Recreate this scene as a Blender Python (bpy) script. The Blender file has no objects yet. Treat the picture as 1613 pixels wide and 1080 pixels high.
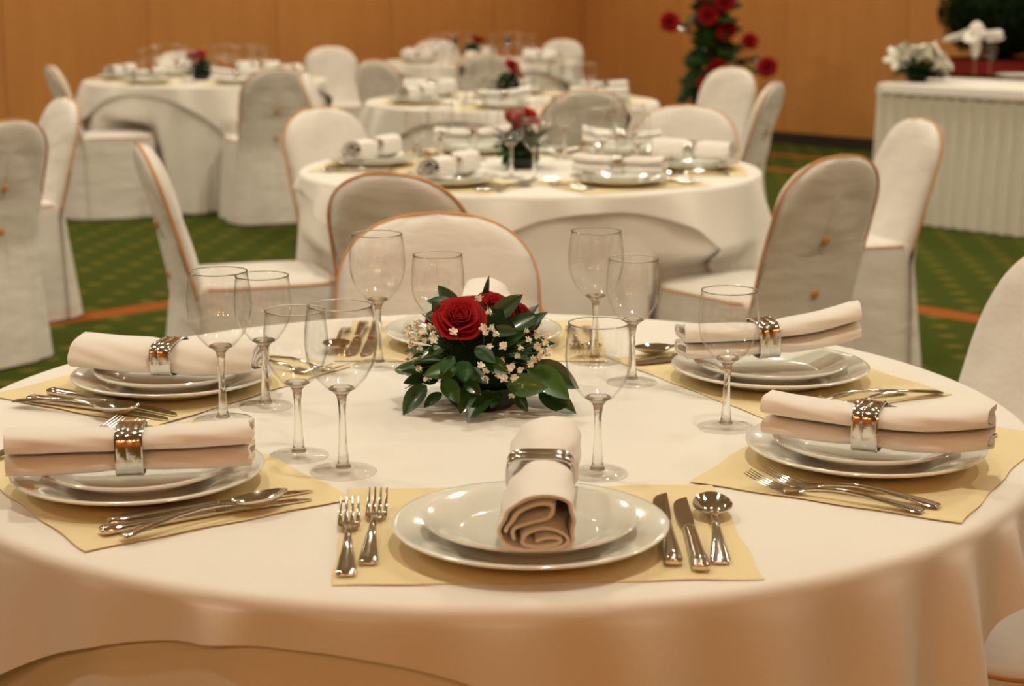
import bpy, bmesh, math, random
from mathutils import Vector, Matrix, Euler
from math import sin, cos, pi, radians, atan2, hypot, sqrt

# ------------------------------------------------------------------ camera, light, exposure
scene = bpy.context.scene
COL = scene.collection
FPX, YH, CAMH = 2650.0, -28.0, 1.346          # focal length in pixels of a 1613x1080 frame, horizon row, eye height
PITCH = math.atan((540 - YH) / FPX)
cam = bpy.data.cameras.new('camera')
cam.sensor_width = 36.0
cam.lens = 36.0 * FPX / 1613.0
cam.clip_start = 0.05
cam.dof.use_dof = True
cam.dof.focus_distance = 2.22
cam.dof.aperture_fstop = 5.2
camo = bpy.data.objects.new('camera', cam)
COL.objects.link(camo)
camo.location = (0, 0, CAMH)
camo.rotation_euler = (pi / 2 - PITCH, 0, 0)
scene.camera = camo

world = bpy.data.worlds.new('world')
scene.world = world
world.use_nodes = True
world.node_tree.nodes['Background'].inputs[0].default_value = (1.0, 0.82, 0.6, 1)
world.node_tree.nodes['Background'].inputs[1].default_value = 0.02

vs = scene.view_settings
vs.view_transform = 'Standard'
vs.look = 'None'
vs.gamma = 1.0
vs.use_curve_mapping = False
vs.exposure = 0.0

# room axes: U runs along the serving-table wall towards the viewer, V runs towards that wall
RA = radians(-47)
U = Vector((cos(RA), sin(RA), 0))
V = Vector((-sin(RA), cos(RA), 0))
U0, U1, V0, V1, CEIL = -11.36, 4.2, -5.0, 11.54, 3.1
def room(u, v, z=0.0):
    return U * u + V * v + Vector((0, 0, z))

LIGHT_COL = (1.0, 0.90, 0.70)
def downlight_or_fill(x, y, power, r=0.075, spread=150, col=None):
    l = bpy.data.lights.new('downlight_or_fill', 'AREA')
    l.shape = 'DISK'; l.size = 2 * r; l.energy = power; l.color = col or LIGHT_COL; l.spread = radians(spread)
    o = bpy.data.objects.new('downlight_or_fill', l)
    o.location = (x, y, CEIL - 0.02)
    COL.objects.link(o)
nU, nV = 8, 7
for i in range(nU):
    for j in range(nV):
        p_ = room(U0 + 1.0 + i * 1.85, V0 + 2.0 + j * 2.2)
        if p_.y < 1.2:
            continue
        downlight_or_fill(p_.x, p_.y, 14.6)

# unseen amber fill lamps, added behind the viewer to warm upright faces turned to it
for x_ in (-2.6, -.9, .9, 2.6):
    for y_ in (-2.6, -4.2):
        if (Vector((x_, y_, 0)).dot(U) < U1 - .5) and (Vector((x_, y_, 0)).dot(V) > V0 + .5):
            downlight_or_fill(x_, y_, 30.0, .16, 170, (1.0, .53, .22))

# ------------------------------------------------------------------ helpers
def P(u, v, z):
    """pixel of the 1613x1080 photograph -> point on the horizontal plane at height z"""
    dx = (u - 806.5) / FPX; dy = -(v - 540) / FPX
    d = Vector((dx, cos(PITCH) + dy * sin(PITCH), -sin(PITCH) + dy * cos(PITCH)))
    t = (z - CAMH) / d.z
    return Vector((0, 0, CAMH)) + d * t

def mesh(name, verts, faces, mat=None, smooth=40):
    m = bpy.data.meshes.new(name)
    m.from_pydata([tuple(v) for v in verts], [], faces)
    m.validate()
    bm = bmesh.new(); bm.from_mesh(m)
    bmesh.ops.recalc_face_normals(bm, faces=bm.faces)
    bm.to_mesh(m); bm.free()
    if smooth:
        m.polygons.foreach_set('use_smooth', [True] * len(m.polygons))
        if smooth < 180:
            m.set_sharp_from_angle(angle=radians(smooth))
    if mat: m.materials.append(mat)
    return m

class MB:
    def __init__(s): s.v = []; s.f = []
    def add(s, verts, faces):
        b = len(s.v); s.v += [Vector(v) for v in verts]; s.f += [tuple(i + b for i in f) for f in faces]
        return s
    def box(s, c, d, M=None):
        x, y, z = d[0] / 2, d[1] / 2, d[2] / 2
        vs_ = [Vector(c) + Vector((sx * x, sy * y, sz * z)) for sz in (-1, 1) for sy in (-1, 1) for sx in (-1, 1)]
        if M: vs_ = [M @ v for v in vs_]
        return s.add(vs_, [(0, 2, 3, 1), (4, 5, 7, 6), (0, 1, 5, 4), (2, 6, 7, 3), (0, 4, 6, 2), (1, 3, 7, 5)])
    def grid(s, rows, closed_u=False, caps=False):
        n = len(rows[0]); b = len(s.v)
        for r in rows: s.v += [Vector(p) for p in r]
        for i in range(len(rows) - 1):
            for j in range(n if closed_u else n - 1):
                j2 = (j + 1) % n
                s.f.append((b + i * n + j, b + i * n + j2, b + (i + 1) * n + j2, b + (i + 1) * n + j))
        if caps:
            s.f.append(tuple(b + j for j in range(n))[::-1])
            k = b + (len(rows) - 1) * n
            s.f.append(tuple(k + j for j in range(n)))
        return s
    def lathe(s, prof, n=40):
        b = len(s.v); idx = []
        for r, z in prof:
            if r < 1e-6:
                s.v.append(Vector((0, 0, z))); idx.append([len(s.v) - 1])
            else:
                idx.append(list(range(len(s.v), len(s.v) + n)))
                s.v += [Vector((r * cos(2 * pi * k / n), r * sin(2 * pi * k / n), z)) for k in range(n)]
        for a, c in zip(idx[:-1], idx[1:]):
            for k in range(n):
                k2 = (k + 1) % n
                if len(a) == 1 and len(c) == 1: continue
                if len(a) == 1: s.f.append((a[0], c[k], c[k2]))
                elif len(c) == 1: s.f.append((a[k], a[k2], c[0]))
                else: s.f.append((a[k], a[k2], c[k2], c[k]))
        return s
    def tube(s, pts, r, n=8, closed=False):
        pts = [Vector(p) for p in pts]; N = len(pts)
        rs = r if isinstance(r, (list, tuple)) else [r] * N
        rows = []; prev = None
        for i in range(N):
            if closed: t = pts[(i + 1) % N] - pts[i - 1]
            else: t = pts[min(i + 1, N - 1)] - pts[max(i - 1, 0)]
            t.normalize()
            if prev is None:
                a = Vector((0, 0, 1)) if abs(t.z) < .9 else Vector((1, 0, 0))
                x = t.cross(a).normalized()
            else:
                x = (prev - t * prev.dot(t)).normalized()
            prev = x; y = t.cross(x)
            rows.append([pts[i] + (x * cos(2 * pi * k / n) + y * sin(2 * pi * k / n)) * rs[i] for k in range(n)])
        if closed: rows.append(rows[0])
        return s.grid(rows, True, not closed)
    def mesh(s, name, mat=None, smooth=40): return mesh(name, s.v, s.f, mat, smooth)

def ob(name, me, parent=None, loc=(0, 0, 0), rot=(0, 0, 0), scale=(1, 1, 1)):
    o = bpy.data.objects.new(name, me); COL.objects.link(o)
    o.location = loc; o.rotation_euler = rot; o.scale = scale
    if parent: o.parent = parent
    return o
def tag(o, label=None, cat=None, group=None, kind=None):
    if label: o['label'] = label
    if cat: o['category'] = cat
    if group: o['group'] = group
    if kind: o['kind'] = kind
    return o
def thing(name, label, cat, loc=(0, 0, 0), rz=0, group=None):
    return tag(ob(name, None, None, loc, (0, 0, rz)), label, cat, group)

def rnd(seed): return random.Random(seed)

# ------------------------------------------------------------------ materials
def newmat(name):
    m = bpy.data.materials.new(name); m.use_nodes = True
    nt = m.node_tree
    return m, nt, nt.nodes['Principled BSDF']
def setp(b, **k):
    for a, v in k.items():
        b.inputs[a.replace('_', ' ')].default_value = v
def c4(c): return (c[0], c[1], c[2], 1)

def fabric(name, col, rough=.85, scale=900., bump=.15, sheen=.2, var=.05, wr=0.0):
    m, nt, b = newmat(name)
    setp(b, Base_Color=c4(col), Roughness=rough, Sheen_Weight=sheen, Sheen_Roughness=.5)
    tc = nt.nodes.new('ShaderNodeTexCoord')
    n1 = nt.nodes.new('ShaderNodeTexNoise'); n1.inputs['Scale'].default_value = scale
    n2 = nt.nodes.new('ShaderNodeTexNoise'); n2.inputs['Scale'].default_value = 6.0
    nt.links.new(tc.outputs['Object'], n1.inputs['Vector']); nt.links.new(tc.outputs['Object'], n2.inputs['Vector'])
    mx = nt.nodes.new('ShaderNodeMix'); mx.data_type = 'RGBA'
    mx.inputs[6].default_value = c4([x * (1 - var) for x in col]); mx.inputs[7].default_value = c4(col)
    nt.links.new(n2.outputs['Fac'], mx.inputs[0]); nt.links.new(mx.outputs[2], b.inputs['Base Color'])
    bp = nt.nodes.new('ShaderNodeBump'); bp.inputs['Strength'].default_value = bump; bp.inputs['Distance'].default_value = .0006
    nt.links.new(n1.outputs['Fac'], bp.inputs['Height'])
    last = bp
    if wr > 0:
        n3 = nt.nodes.new('ShaderNodeTexNoise'); n3.inputs['Scale'].default_value = 9.0; n3.inputs['Detail'].default_value = 3
        mp = nt.nodes.new('ShaderNodeMapping'); mp.inputs['Scale'].default_value = (.6, .6, 1.6)
        nt.links.new(tc.outputs['Object'], mp.inputs['Vector']); nt.links.new(mp.outputs['Vector'], n3.inputs['Vector'])
        b2 = nt.nodes.new('ShaderNodeBump'); b2.inputs['Strength'].default_value = wr; b2.inputs['Distance'].default_value = .03
        nt.links.new(n3.outputs['Fac'], b2.inputs['Height']); nt.links.new(bp.outputs['Normal'], b2.inputs['Normal'])
        last = b2
    nt.links.new(last.outputs['Normal'], b.inputs['Normal'])
    return m

def plain(name, col, rough=.5, metal=0., coat=0., spec=.5, noise=0., nscale=20., bump=0.):
    m, nt, b = newmat(name)
    setp(b, Base_Color=c4(col), Roughness=rough, Metallic=metal, Coat_Weight=coat)
    b.inputs['Specular IOR Level'].default_value = spec
    if noise or bump:
        tc = nt.nodes.new('ShaderNodeTexCoord'); n = nt.nodes.new('ShaderNodeTexNoise'); n.inputs['Scale'].default_value = nscale
        n.inputs['Detail'].default_value = 4
        nt.links.new(tc.outputs['Object'], n.inputs['Vector'])
        if noise:
            mx = nt.nodes.new('ShaderNodeMix'); mx.data_type = 'RGBA'
            mx.inputs[6].default_value = c4([x * (1 - noise) for x in col]); mx.inputs[7].default_value = c4([min(1, x * (1 + noise)) for x in col])
            nt.links.new(n.outputs['Fac'], mx.inputs[0]); nt.links.new(mx.outputs[2], b.inputs['Base Color'])
        if bump:
            bp = nt.nodes.new('ShaderNodeBump'); bp.inputs['Strength'].default_value = bump; bp.inputs['Distance'].default_value = .003
            nt.links.new(n.outputs['Fac'], bp.inputs['Height']); nt.links.new(bp.outputs['Normal'], b.inputs['Normal'])
    return m

M_cloth = fabric('white_tablecloth', (.83, .80, .75), .85, 1400, .12, .15)
M_chair = fabric('ivory_chair_cover', (.78, .74, .69), .7, 1200, .12, .3, wr=.35)
M_napkin = fabric('white_napkin_cotton', (.84, .81, .77), .9, 1600, .2, .3)
M_mat = fabric('cream_paper_mat', (.80, .67, .40), .75, 500, .35, .0, .06)
M_skirt = fabric('ivory_table_skirt', (.74, .71, .62), .8, 900, .1, .2)
M_piping = plain('gold_orange_piping', (.62, .30, .09), .5)
M_porc = plain('white_porcelain', (.80, .80, .74), .12, coat=.6)
M_steel = plain('polished_steel', (.72, .69, .65), .09, metal=1.)
M_ring = plain('brushed_silver', (.70, .67, .63), .14, metal=1., bump=.05, nscale=300)
M_wood = plain('table_wood', (.25, .14, .07), .5, noise=.2)
M_dark = plain('dark_skirting', (.03, .025, .02), .5)
M_leafA = plain('dark_green_leaf', (.018, .060, .012), .32, coat=.2, noise=.35, nscale=25)
M_leafB = plain('fresh_green_leaf', (.042, .115, .018), .35, coat=.2, noise=.3, nscale=25)
M_fern = plain('fern_green', (.035, .12, .03), .5, noise=.3)
M_stem = plain('plant_stem', (.06, .10, .03), .6)
M_rose = plain('deep_red_rose', (.30, .003, .006), .75, spec=.2, noise=.4, nscale=30)
M_gyp = plain('cream_blossom', (.84, .80, .66), .7, noise=.06)
M_gypc = plain('blossom_centre', (.70, .62, .36), .7)
M_lily = plain('white_lily', (.82, .80, .70), .6, noise=.05)
M_pot = plain('dark_bowl', (.012, .016, .012), .4)
M_redpot = plain('dark_red_pot', (.22, .008, .010), .35, noise=.15)
M_soil = plain('soil', (.03, .02, .013), .9, noise=.4)
M_ceiling = plain('warm_plaster_ceiling', (.80, .64, .46), .9)
M_pstem = plain('woody_stem', (.05, .035, .02), .8)
M_shrub = plain('shrub_green', (.007, .017, .004), .9, spec=.1, noise=.5, nscale=15)

def wood_panel():
    m, nt, b = newmat('honey_wood_wall_panel')
    setp(b, Roughness=.45)
    tc = nt.nodes.new('ShaderNodeTexCoord'); mp = nt.nodes.new('ShaderNodeMapping'); mp.inputs['Scale'].default_value = (3, 3, .35)
    nt.links.new(tc.outputs['Object'], mp.inputs['Vector'])
    n = nt.nodes.new('ShaderNodeTexNoise'); n.inputs['Scale'].default_value = 2.2; n.inputs['Detail'].default_value = 6
    nt.links.new(mp.outputs['Vector'], n.inputs['Vector'])
    cr = nt.nodes.new('ShaderNodeValToRGB')
    cr.color_ramp.elements[0].color = (.56, .245, .066, 1); cr.color_ramp.elements[1].color = (.62, .285, .080, 1)
    cr.color_ramp.elements[0].position = .3; cr.color_ramp.elements[1].position = .7
    nt.links.new(n.outputs['Fac'], cr.inputs['Fac']); nt.links.new(cr.outputs['Color'], b.inputs['Base Color'])
    return m
M_wall = wood_panel()

def carpet():
    m, nt, b = newmat('green_carpet')
    setp(b, Roughness=1.0)
    b.inputs['Specular IOR Level'].default_value = 0.0
    N = nt.nodes; Lk = nt.links
    tc = N.new('ShaderNodeTexCoord')
    def math_(op, a, bb=None, c=None):
        n = N.new('ShaderNodeMath'); n.operation = op
        for i, v in enumerate((a, bb, c)):
            if v is None: continue
            if isinstance(v, (int, float)): n.inputs[i].default_value = v
            else: Lk.new(v, n.inputs[i])
        return n.outputs[0]
    sep = N.new('ShaderNodeSeparateXYZ'); Lk.new(tc.outputs['Object'], sep.inputs[0])
    X, Y = sep.outputs[0], sep.outputs[1]
    u = math_('ADD', math_('MULTIPLY', X, U.x), math_('MULTIPLY', Y, U.y))
    v = math_('ADD', math_('MULTIPLY', X, V.x), math_('MULTIPLY', Y, V.y))
    # lattice of little yellow tufts, rows run at 45 degrees to the bands
    da = radians(84)
    r1 = math_('ADD', math_('MULTIPLY', X, cos(da)), math_('MULTIPLY', Y, sin(da)))
    r2 = math_('ADD', math_('MULTIPLY', X, -sin(da)), math_('MULTIPLY', Y, cos(da)))
    a = math_('ABSOLUTE', math_('SUBTRACT', math_('FRACT', math_('DIVIDE', r1, .19)), .5))
    c = math_('ABSOLUTE', math_('SUBTRACT', math_('FRACT', math_('DIVIDE', r2, .185)), .5))
    d = math_('SQRT', math_('ADD', math_('POWER', math_('MULTIPLY', a, 1.1), 2), math_('POWER', math_('MULTIPLY', c, .9), 2)))
    mr = N.new('ShaderNodeMapRange'); mr.inputs[1].default_value = .10; mr.inputs[2].default_value = .24; mr.inputs[3].default_value = 1; mr.inputs[4].default_value = 0
    nz = N.new('ShaderNodeTexNoise'); nz.inputs['Scale'].default_value = 45; nz.inputs['Detail'].default_value = 4
    Lk.new(tc.outputs['Object'], nz.inputs['Vector'])
    Lk.new(math_('ADD', d, math_('MULTIPLY', math_('SUBTRACT', nz.outputs['Fac'], .5), .28)), mr.inputs[0])
    g = N.new('ShaderNodeMix'); g.data_type = 'RGBA'
    g.inputs[6].default_value = (.040, .054, .011, 1); g.inputs[7].default_value = (.078, .096, .020, 1)
    Lk.new(nz.outputs['Fac'], g.inputs[0])
    y = N.new('ShaderNodeMix'); y.data_type = 'RGBA'
    Lk.new(math_('MULTIPLY', mr.outputs[0], .6), y.inputs[0]); Lk.new(g.outputs[2], y.inputs[6]); y.inputs[7].default_value = (.23, .165, .035, 1)
    # orange bands
    def band(val, offs, w=.075):
        tot = None
        for o_ in offs:
            t = math_('LESS_THAN', math_('ABSOLUTE', math_('SUBTRACT', val, o_)), w)
            tot = t if tot is None else math_('MAXIMUM', tot, t)
        return tot
    bands = math_('MAXIMUM', band(v, (-3.7, 1.15, 6.0, 9.85, 10.72)), band(u, (-10.5, -6.17, -1.6, 3.0)))
    o2 = N.new('ShaderNodeMix'); o2.data_type = 'RGBA'
    Lk.new(bands, o2.inputs[0]); Lk.new(y.outputs[2], o2.inputs[6])
    og = N.new('ShaderNodeMix'); og.data_type = 'RGBA'; og.inputs[6].default_value = (.27, .075, .022, 1); og.inputs[7].default_value = (.36, .12, .03, 1)
    Lk.new(nz.outputs['Fac'], og.inputs[0]); Lk.new(og.outputs[2], o2.inputs[7])
    Lk.new(o2.outputs[2], b.inputs['Base Color'])
    bp = N.new('ShaderNodeBump'); bp.inputs['Strength'].default_value = .5; bp.inputs['Distance'].default_value = .004
    n3 = N.new('ShaderNodeTexNoise'); n3.inputs['Scale'].default_value = 400; Lk.new(tc.outputs['Object'], n3.inputs['Vector'])
    Lk.new(n3.outputs['Fac'], bp.inputs['Height']); Lk.new(bp.outputs['Normal'], b.inputs['Normal'])
    return m
M_carpet = carpet()

def thin_glass():
    m = bpy.data.materials.new('thin_clear_glass'); m.use_nodes = True
    nt = m.node_tree; nt.nodes.clear()
    out = nt.nodes.new('ShaderNodeOutputMaterial')
    tr = nt.nodes.new('ShaderNodeBsdfTransparent'); gl = nt.nodes.new('ShaderNodeBsdfGlossy'); gl.inputs['Roughness'].default_value = .02
    gl.inputs['Color'].default_value = (1, 1, 1, 1)
    lw = nt.nodes.new('ShaderNodeLayerWeight'); lw.inputs['Blend'].default_value = .5
    pw = nt.nodes.new('ShaderNodeMath'); pw.operation = 'POWER'; pw.inputs[1].default_value = 7.0
    nt.links.new(lw.outputs['Facing'], pw.inputs[0])
    fr = nt.nodes.new('ShaderNodeMath'); fr.operation = 'MULTIPLY_ADD'; fr.inputs[1].default_value = .65; fr.inputs[2].default_value = .038
    nt.links.new(pw.outputs[0], fr.inputs[0])
    mx = nt.nodes.new('ShaderNodeMix'); mx.data_type = 'RGBA'
    mx.inputs[6].default_value = (.997, .997, .995, 1); mx.inputs[7].default_value = (.40, .37, .32, 1)
    p2 = nt.nodes.new('ShaderNodeMath'); p2.operation = 'POWER'; p2.inputs[1].default_value = 9.0
    nt.links.new(lw.outputs['Facing'], p2.inputs[0])
    nt.links.new(p2.outputs[0], mx.inputs[0]); nt.links.new(mx.outputs[2], tr.inputs['Color'])
    ms = nt.nodes.new('ShaderNodeMixShader')
    nt.links.new(fr.outputs[0], ms.inputs[0]); nt.links.new(tr.outputs[0], ms.inputs[1]); nt.links.new(gl.outputs[0], ms.inputs[2])
    nt.links.new(ms.outputs[0], out.inputs['Surface'])
    return m
M_thin = thin_glass()
def solid_glass():
    m = bpy.data.materials.new('solid_clear_glass'); m.use_nodes = True
    nt = m.node_tree; nt.nodes.clear()
    out = nt.nodes.new('ShaderNodeOutputMaterial'); g = nt.nodes.new('ShaderNodeBsdfGlass')
    g.inputs['IOR'].default_value = 1.46; g.inputs['Roughness'].default_value = 0.0; g.inputs['Color'].default_value = (.99, .99, .98, 1)
    tr = nt.nodes.new('ShaderNodeBsdfTransparent'); ms = nt.nodes.new('ShaderNodeMixShader'); ms.inputs[0].default_value = .85
    nt.links.new(tr.outputs[0], ms.inputs[1]); nt.links.new(g.outputs[0], ms.inputs[2])
    nt.links.new(ms.outputs[0], out.inputs['Surface'])
    return m
M_glass = solid_glass()

# ------------------------------------------------------------------ the room
def slab(name, pts, th, mat, up):
    """a flat polygon given thickness th against direction up"""
    n = len(pts); d = Vector(up) * th
    vs_ = [Vector(p) for p in pts] + [Vector(p) - d for p in pts]
    fs = [tuple(range(n)), tuple(range(2 * n - 1, n - 1, -1))] + [(i, (i + 1) % n, n + (i + 1) % n, n + i) for i in range(n)]
    o = ob(name, mesh(name, vs_, fs, mat, 0)); o['kind'] = 'structure'
    return o
slab('floor', [room(U0, V0), room(U1, V0), room(U1, V1), room(U0, V1)], .1, M_carpet, (0, 0, 1))
slab('ceiling', [room(U0, V0, CEIL), room(U1, V0, CEIL), room(U1, V1, CEIL), room(U0, V1, CEIL)], -.1, M_ceiling, (0, 0, 1))

def wall(name, a, b, inward, panel_w):
    """core wall plus separate wood panels with a recessed joint between neighbours"""
    a = Vector(a); b = Vector(b); L = (b - a).length; d = (b - a).normalized(); inward = Vector(inward)
    w = slab(name, [a, b, b + Vector((0, 0, CEIL)), a + Vector((0, 0, CEIL))], .1, M_wall, inward)
    n = max(1, int(round(L / panel_w))); pw = L / n
    mb = MB()
    q = [Vector((0, 0, 0)), Vector((pw - .006, 0, 0)), Vector((pw - .006, 0, CEIL - .1)), Vector((0, 0, CEIL - .1))]
    mb.add(q + [p + Vector((0, .018, 0)) for p in q], [(0, 1, 2, 3), (7, 6, 5, 4), (0, 4, 5, 1), (1, 5, 6, 2), (2, 6, 7, 3), (3, 7, 4, 0)])
    me = mb.mesh('wall_panel', M_wall, 0)
    ang = atan2(d.y, d.x)
    side = Vector((-d.y, d.x, 0)).dot(inward) > 0
    for i in range(n):
        o = ob('wall_panel', me, w, a + d * (i * pw + .003) + Vector((0, 0, .1)) + (Vector((0, 0, 0)) if side else inward * .018), (0, 0, ang))
    return w
wall('wall_right', room(U0, V1), room(U1, V1), -V, 1.22)
wall('wall_left', room(U0, V0), room(U0, V1), U, 1.22)
wall('wall_back', room(U1, V0), room(U1, V1), -U, 1.22)
wall('wall_front', room(U0, V0), room(U1, V0), V, 1.22)
def skirting(name, a, b, inward):
    a = Vector(a); b = Vector(b); i_ = Vector(inward) * .03
    mb = MB(); z = Vector((0, 0, .10))
    mb.add([a, b, b + i_, a + i_, a + z, b + z, b + i_ + z, a + i_ + z], [(0, 3, 2, 1), (4, 5, 6, 7), (0, 1, 5, 4), (2, 3, 7, 6), (1, 2, 6, 5), (3, 0, 4, 7)])
    o = ob(name, mb.mesh(name, M_dark, 0)); o['kind'] = 'structure'
skirting('baseboard_right', room(U0, V1), room(U1, V1), -V)
skirting('baseboard_left', room(U0, V0), room(U0, V1), U)

# ------------------------------------------------------------------ where the chairs stand: top of backrest on plan, facing, label
CHAIRS = [
    ((-.155, 3.44), (.10, -1), 'white covered chair facing the bouquet across the first table'),
    ((-.30, 4.18), (.45, 1), 'ivory covered chair back to back with the chair facing the bouquet'),
    ((-.73, 6.43), (.75, -.72), 'white covered chair rounding the second table, its back to the table apart'),
    ((.68, 6.55), (-.35, -1), 'white covered chair facing out over the second table toward the bouquet table'),
    ((1.24, 9.55), (-.85, -.75), 'bright white chair front standing before the tall red rose plant'),
    ((1.27, 8.15), (-1, .42), 'ivory chair with back turned, beside the white chair before the rose plant'),
    ((.90, 4.62), (-.62, .80), 'ivory chair back with two gold buttons behind the banded napkin'),
    ((1.43, 5.92), (-1, -.28), 'white chair side-on beside the two-button chair back, toward the pleated table'),
    ((-1.10, 4.98), (1, .34), 'white covered chair seen side-on, its long gold-piped edge toward the carpet'),
    ((-1.74, 5.85), (-.85, .5), 'ivory chair back with gold buttons and pleated skirt on the carpet edge'),
    ((-1.84, 7.0), (-.85, -.6), 'white chair front behind the buttoned ivory chair on the carpet edge'),
    ((-2.66, 9.80), (.90, .42), 'shaded ivory chair beside the table standing apart, seat against its cloth'),
    ((-1.30, 9.45), (-.42, 1), 'ivory chair with plain back turned, pushed up to the table standing apart'),
    ((-1.10, 8.95), (1, .06), 'white chair end-on at the side of the third table of the row'),
    ((-1.36, 12.7), (.4, -1), 'pale white chair before the plain wall, at the last table of the row'),
    ((-.84, 10.45), (.8, .9), 'ivory chair edge behind the third table of the row, facing the wall corner'),
    ((.43, 14.3), (-.5, -1), 'pale chair standing in the wall corner behind the last table of the row'),
    ((-2.30, 11.85), (.3, -1), 'pale chair behind the table standing apart, facing over its bouquet'),
    ((-.64, 14.25), (.3, -1), 'pale chair facing out over the last table of the row'),
    ((.33, 7.50), (-.25, 1), 'ivory chair back turned, pushed up to the third table of the row'),
    ((-.17, 11.25), (.0, 1), 'ivory chair back turned, pushed up to the last table of the row'),
    ((.995, 2.95), (-1, -.25), 'white covered chair at the first table beside the open green carpet'),
    ((1.14, 2.235), (-1, .0), 'covered chair with orange-piped seat tucked under the first table overlay'),
]
SEATS = []
for tp_, fc_, lb_ in CHAIRS:
    f_ = Vector((fc_[0], fc_[1], 0)).normalized()
    SEATS.append((Vector((tp_[0], tp_[1], 0)) + f_ * .335, f_, .56))
SEATS.append((Vector((.77, 2.02, 0)), f_, .69))       # the last chair's skirt also presses the first cloth aside
def tuck(c, x, y, z, gap, seats):
    """cloth point (relative to table centre c) pressed inwards where a chair is pushed against the cloth"""
    for sc_, f_, zt in seats:
        if z > zt: continue
        q = min(1, (zt - z) / .06); X, Y = x, y
        fl = min(1, max(0, (.452 - z) / .446))                  # the chair skirt widens towards the floor
        for _ in range(80):
            d = Vector((c[0] + X, c[1] + Y, 0)) - sc_
            ly = d.dot(f_); lx = d.dot(Vector((f_.y, -f_.x, 0)))
            if abs(lx) < .218 + .052 * fl + gap and -.36 < ly < .227 + .050 * fl + gap:
                X *= .985; Y *= .985
            else: break
        x, y = x + (X - x) * q, y + (Y - y) * q
    return x, y

# ------------------------------------------------------------------ tables and cloths
RT = 0.735
TZ = 0.75
def cloth_mesh(name, R, ztop, lenf, foldf, mat, nth=360, nd=16, rc=.014, flare=.04, off=.0, c=(0, 0), gap=.01, seats=()):
    """round table cloth: flat top, rounded edge, hanging folds; lenf = overhang per angle, foldf(theta) in 0..1"""
    rows = []
    for r in (0.02, .2, .45, .62, R - .05, R - .02):
        rows.append([(r * cos(2 * pi * k / nth), r * sin(2 * pi * k / nth), ztop) for k in range(nth)])
    for i in range(0, 5):
        a = i / 4 * pi / 2
        rows.append([((R + off - .004 + rc * sin(a)) * cos(2 * pi * k / nth), (R + off - .004 + rc * sin(a)) * sin(2 * pi * k / nth), ztop - rc + rc * cos(a)) for k in range(nth)])
    for i in range(1, nd + 1):
        row = []
        for k in range(nth):
            th = 2 * pi * k / nth
            L = lenf(th)
            h = (L - rc) * i / nd
            r = R + off - .004 + rc + flare * h + foldf(th, h, L)
            x, y = tuck(c, r * cos(th), r * sin(th), ztop - rc - h, gap, seats)
            row.append((x, y, ztop - rc - h))
        rows.append(row)
    mb = MB(); mb.grid(rows, True)
    mb.f.append(tuple(range(nth))[::-1])
    return mb.mesh(name, mat, 180)

def folds(seed, n, amp, pw=1.0, sharp=1.6):
    r = rnd(seed)
    cs = sorted((k + r.uniform(-.3, .3)) * 2 * pi / n for k in range(n))
    am = [r.uniform(.5, 1.0) for _ in cs]; ws = [r.uniform(.28, .5) * 2 * pi / n for _ in cs]
    def f(th, h, L):
        s = 0
        for c, a, w in zip(cs, am, ws):
            d = (th - c + pi) % (2 * pi) - pi
            if abs(d) < 3 * w: s += a * math.exp(-(d / w) ** 2 * sharp)
        return amp * s * h ** pw
    return f
def listed_folds(lst, amp, pw):
    def f(th, h, L):
        s = 0
        for c, w, a in lst:
            d = (th - radians(c) + pi) % (2 * pi) - pi
            if abs(d) < 4 * radians(w): s += a * math.exp(-(d / radians(w)) ** 2)
        return amp * s * h ** pw
    return f
FOLDS1 = [(-134, 5, .5), (-122, 3, .35), (-110, 2.2, .9), (-99, 5, .25), (-88, 4, .45), (-77, 3, .6), (-66, 3.5, .5), (-55, 3, .7), (-45.5, 2.2, 1.0), (-36, 2.0, 1.1), (-26, 3, .6), (-14, 4, .4)] + [(a, 4, .5 + .3 * sin(a)) for a in range(0, 216, 13)]
def square_len(half, normal):
    def f(th):
        d = (th - normal) % (pi / 2)
        if d > pi / 4: d -= pi / 2
        b = half / cos(d)
        m = half * 1.36
        b = min(b, m)          # soft corner
        return max(.05, b - RT)
    return f

me_top = MB().lathe([(0, -.028), (RT - .01, -.028), (RT - .004, -.022), (RT - .004, -.006), (RT - .01, 0), (0, 0)], 64).mesh('tabletop', M_wood)
me_col = MB().lathe([(0, .05), (.06, .05), (.045, .1), (.04, .4), (.05, .68), (.16, .70), (.16, .715), (0, .715)], 24).mesh('pedestal', M_dark)
me_foot = MB().lathe([(0, 0), (.27, 0), (.27, .02), (.08, .055), (0, .055)], 32).mesh('foot', M_dark)

def round_table(c, which, normal, seed, under=None):
    t = thing('round_table', 'round pedestal banquet table under white cloths, ' + which, 'table', (c[0], c[1], 0))
    ob('tabletop', me_top, t, (0, 0, TZ - .0065)); ob('pedestal', me_col, t); ob('foot', me_foot, t)
    me_under = cloth_mesh('floor_length_tablecloth', RT, TZ - .003, lambda th: .735, folds(seed + 5, 26, .085, 1.0), M_cloth, 360, 28, .012, .03, 0, c, .020, SEATS)
    u = tag(ob('tablecloth', me_under, None, (c[0], c[1], 0)), 'floor-length white under-cloth hanging in folds on ' + which, 'tablecloth')
    me = cloth_mesh('square_overlay', RT, TZ, square_len(.783, normal), listed_folds(FOLDS1, .11, .62) if seed == 11 else folds(seed, 15, .24, .75, 2.6), M_cloth, 540, 22, .014, .075 if seed == 11 else .10, .010, c, .004, SEATS[:-1])
    o = tag(ob('table_overlay', me, None, (c[0], c[1], 0)), 'square white overlay with hanging corners topping ' + which, 'tablecloth')
    return t

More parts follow.
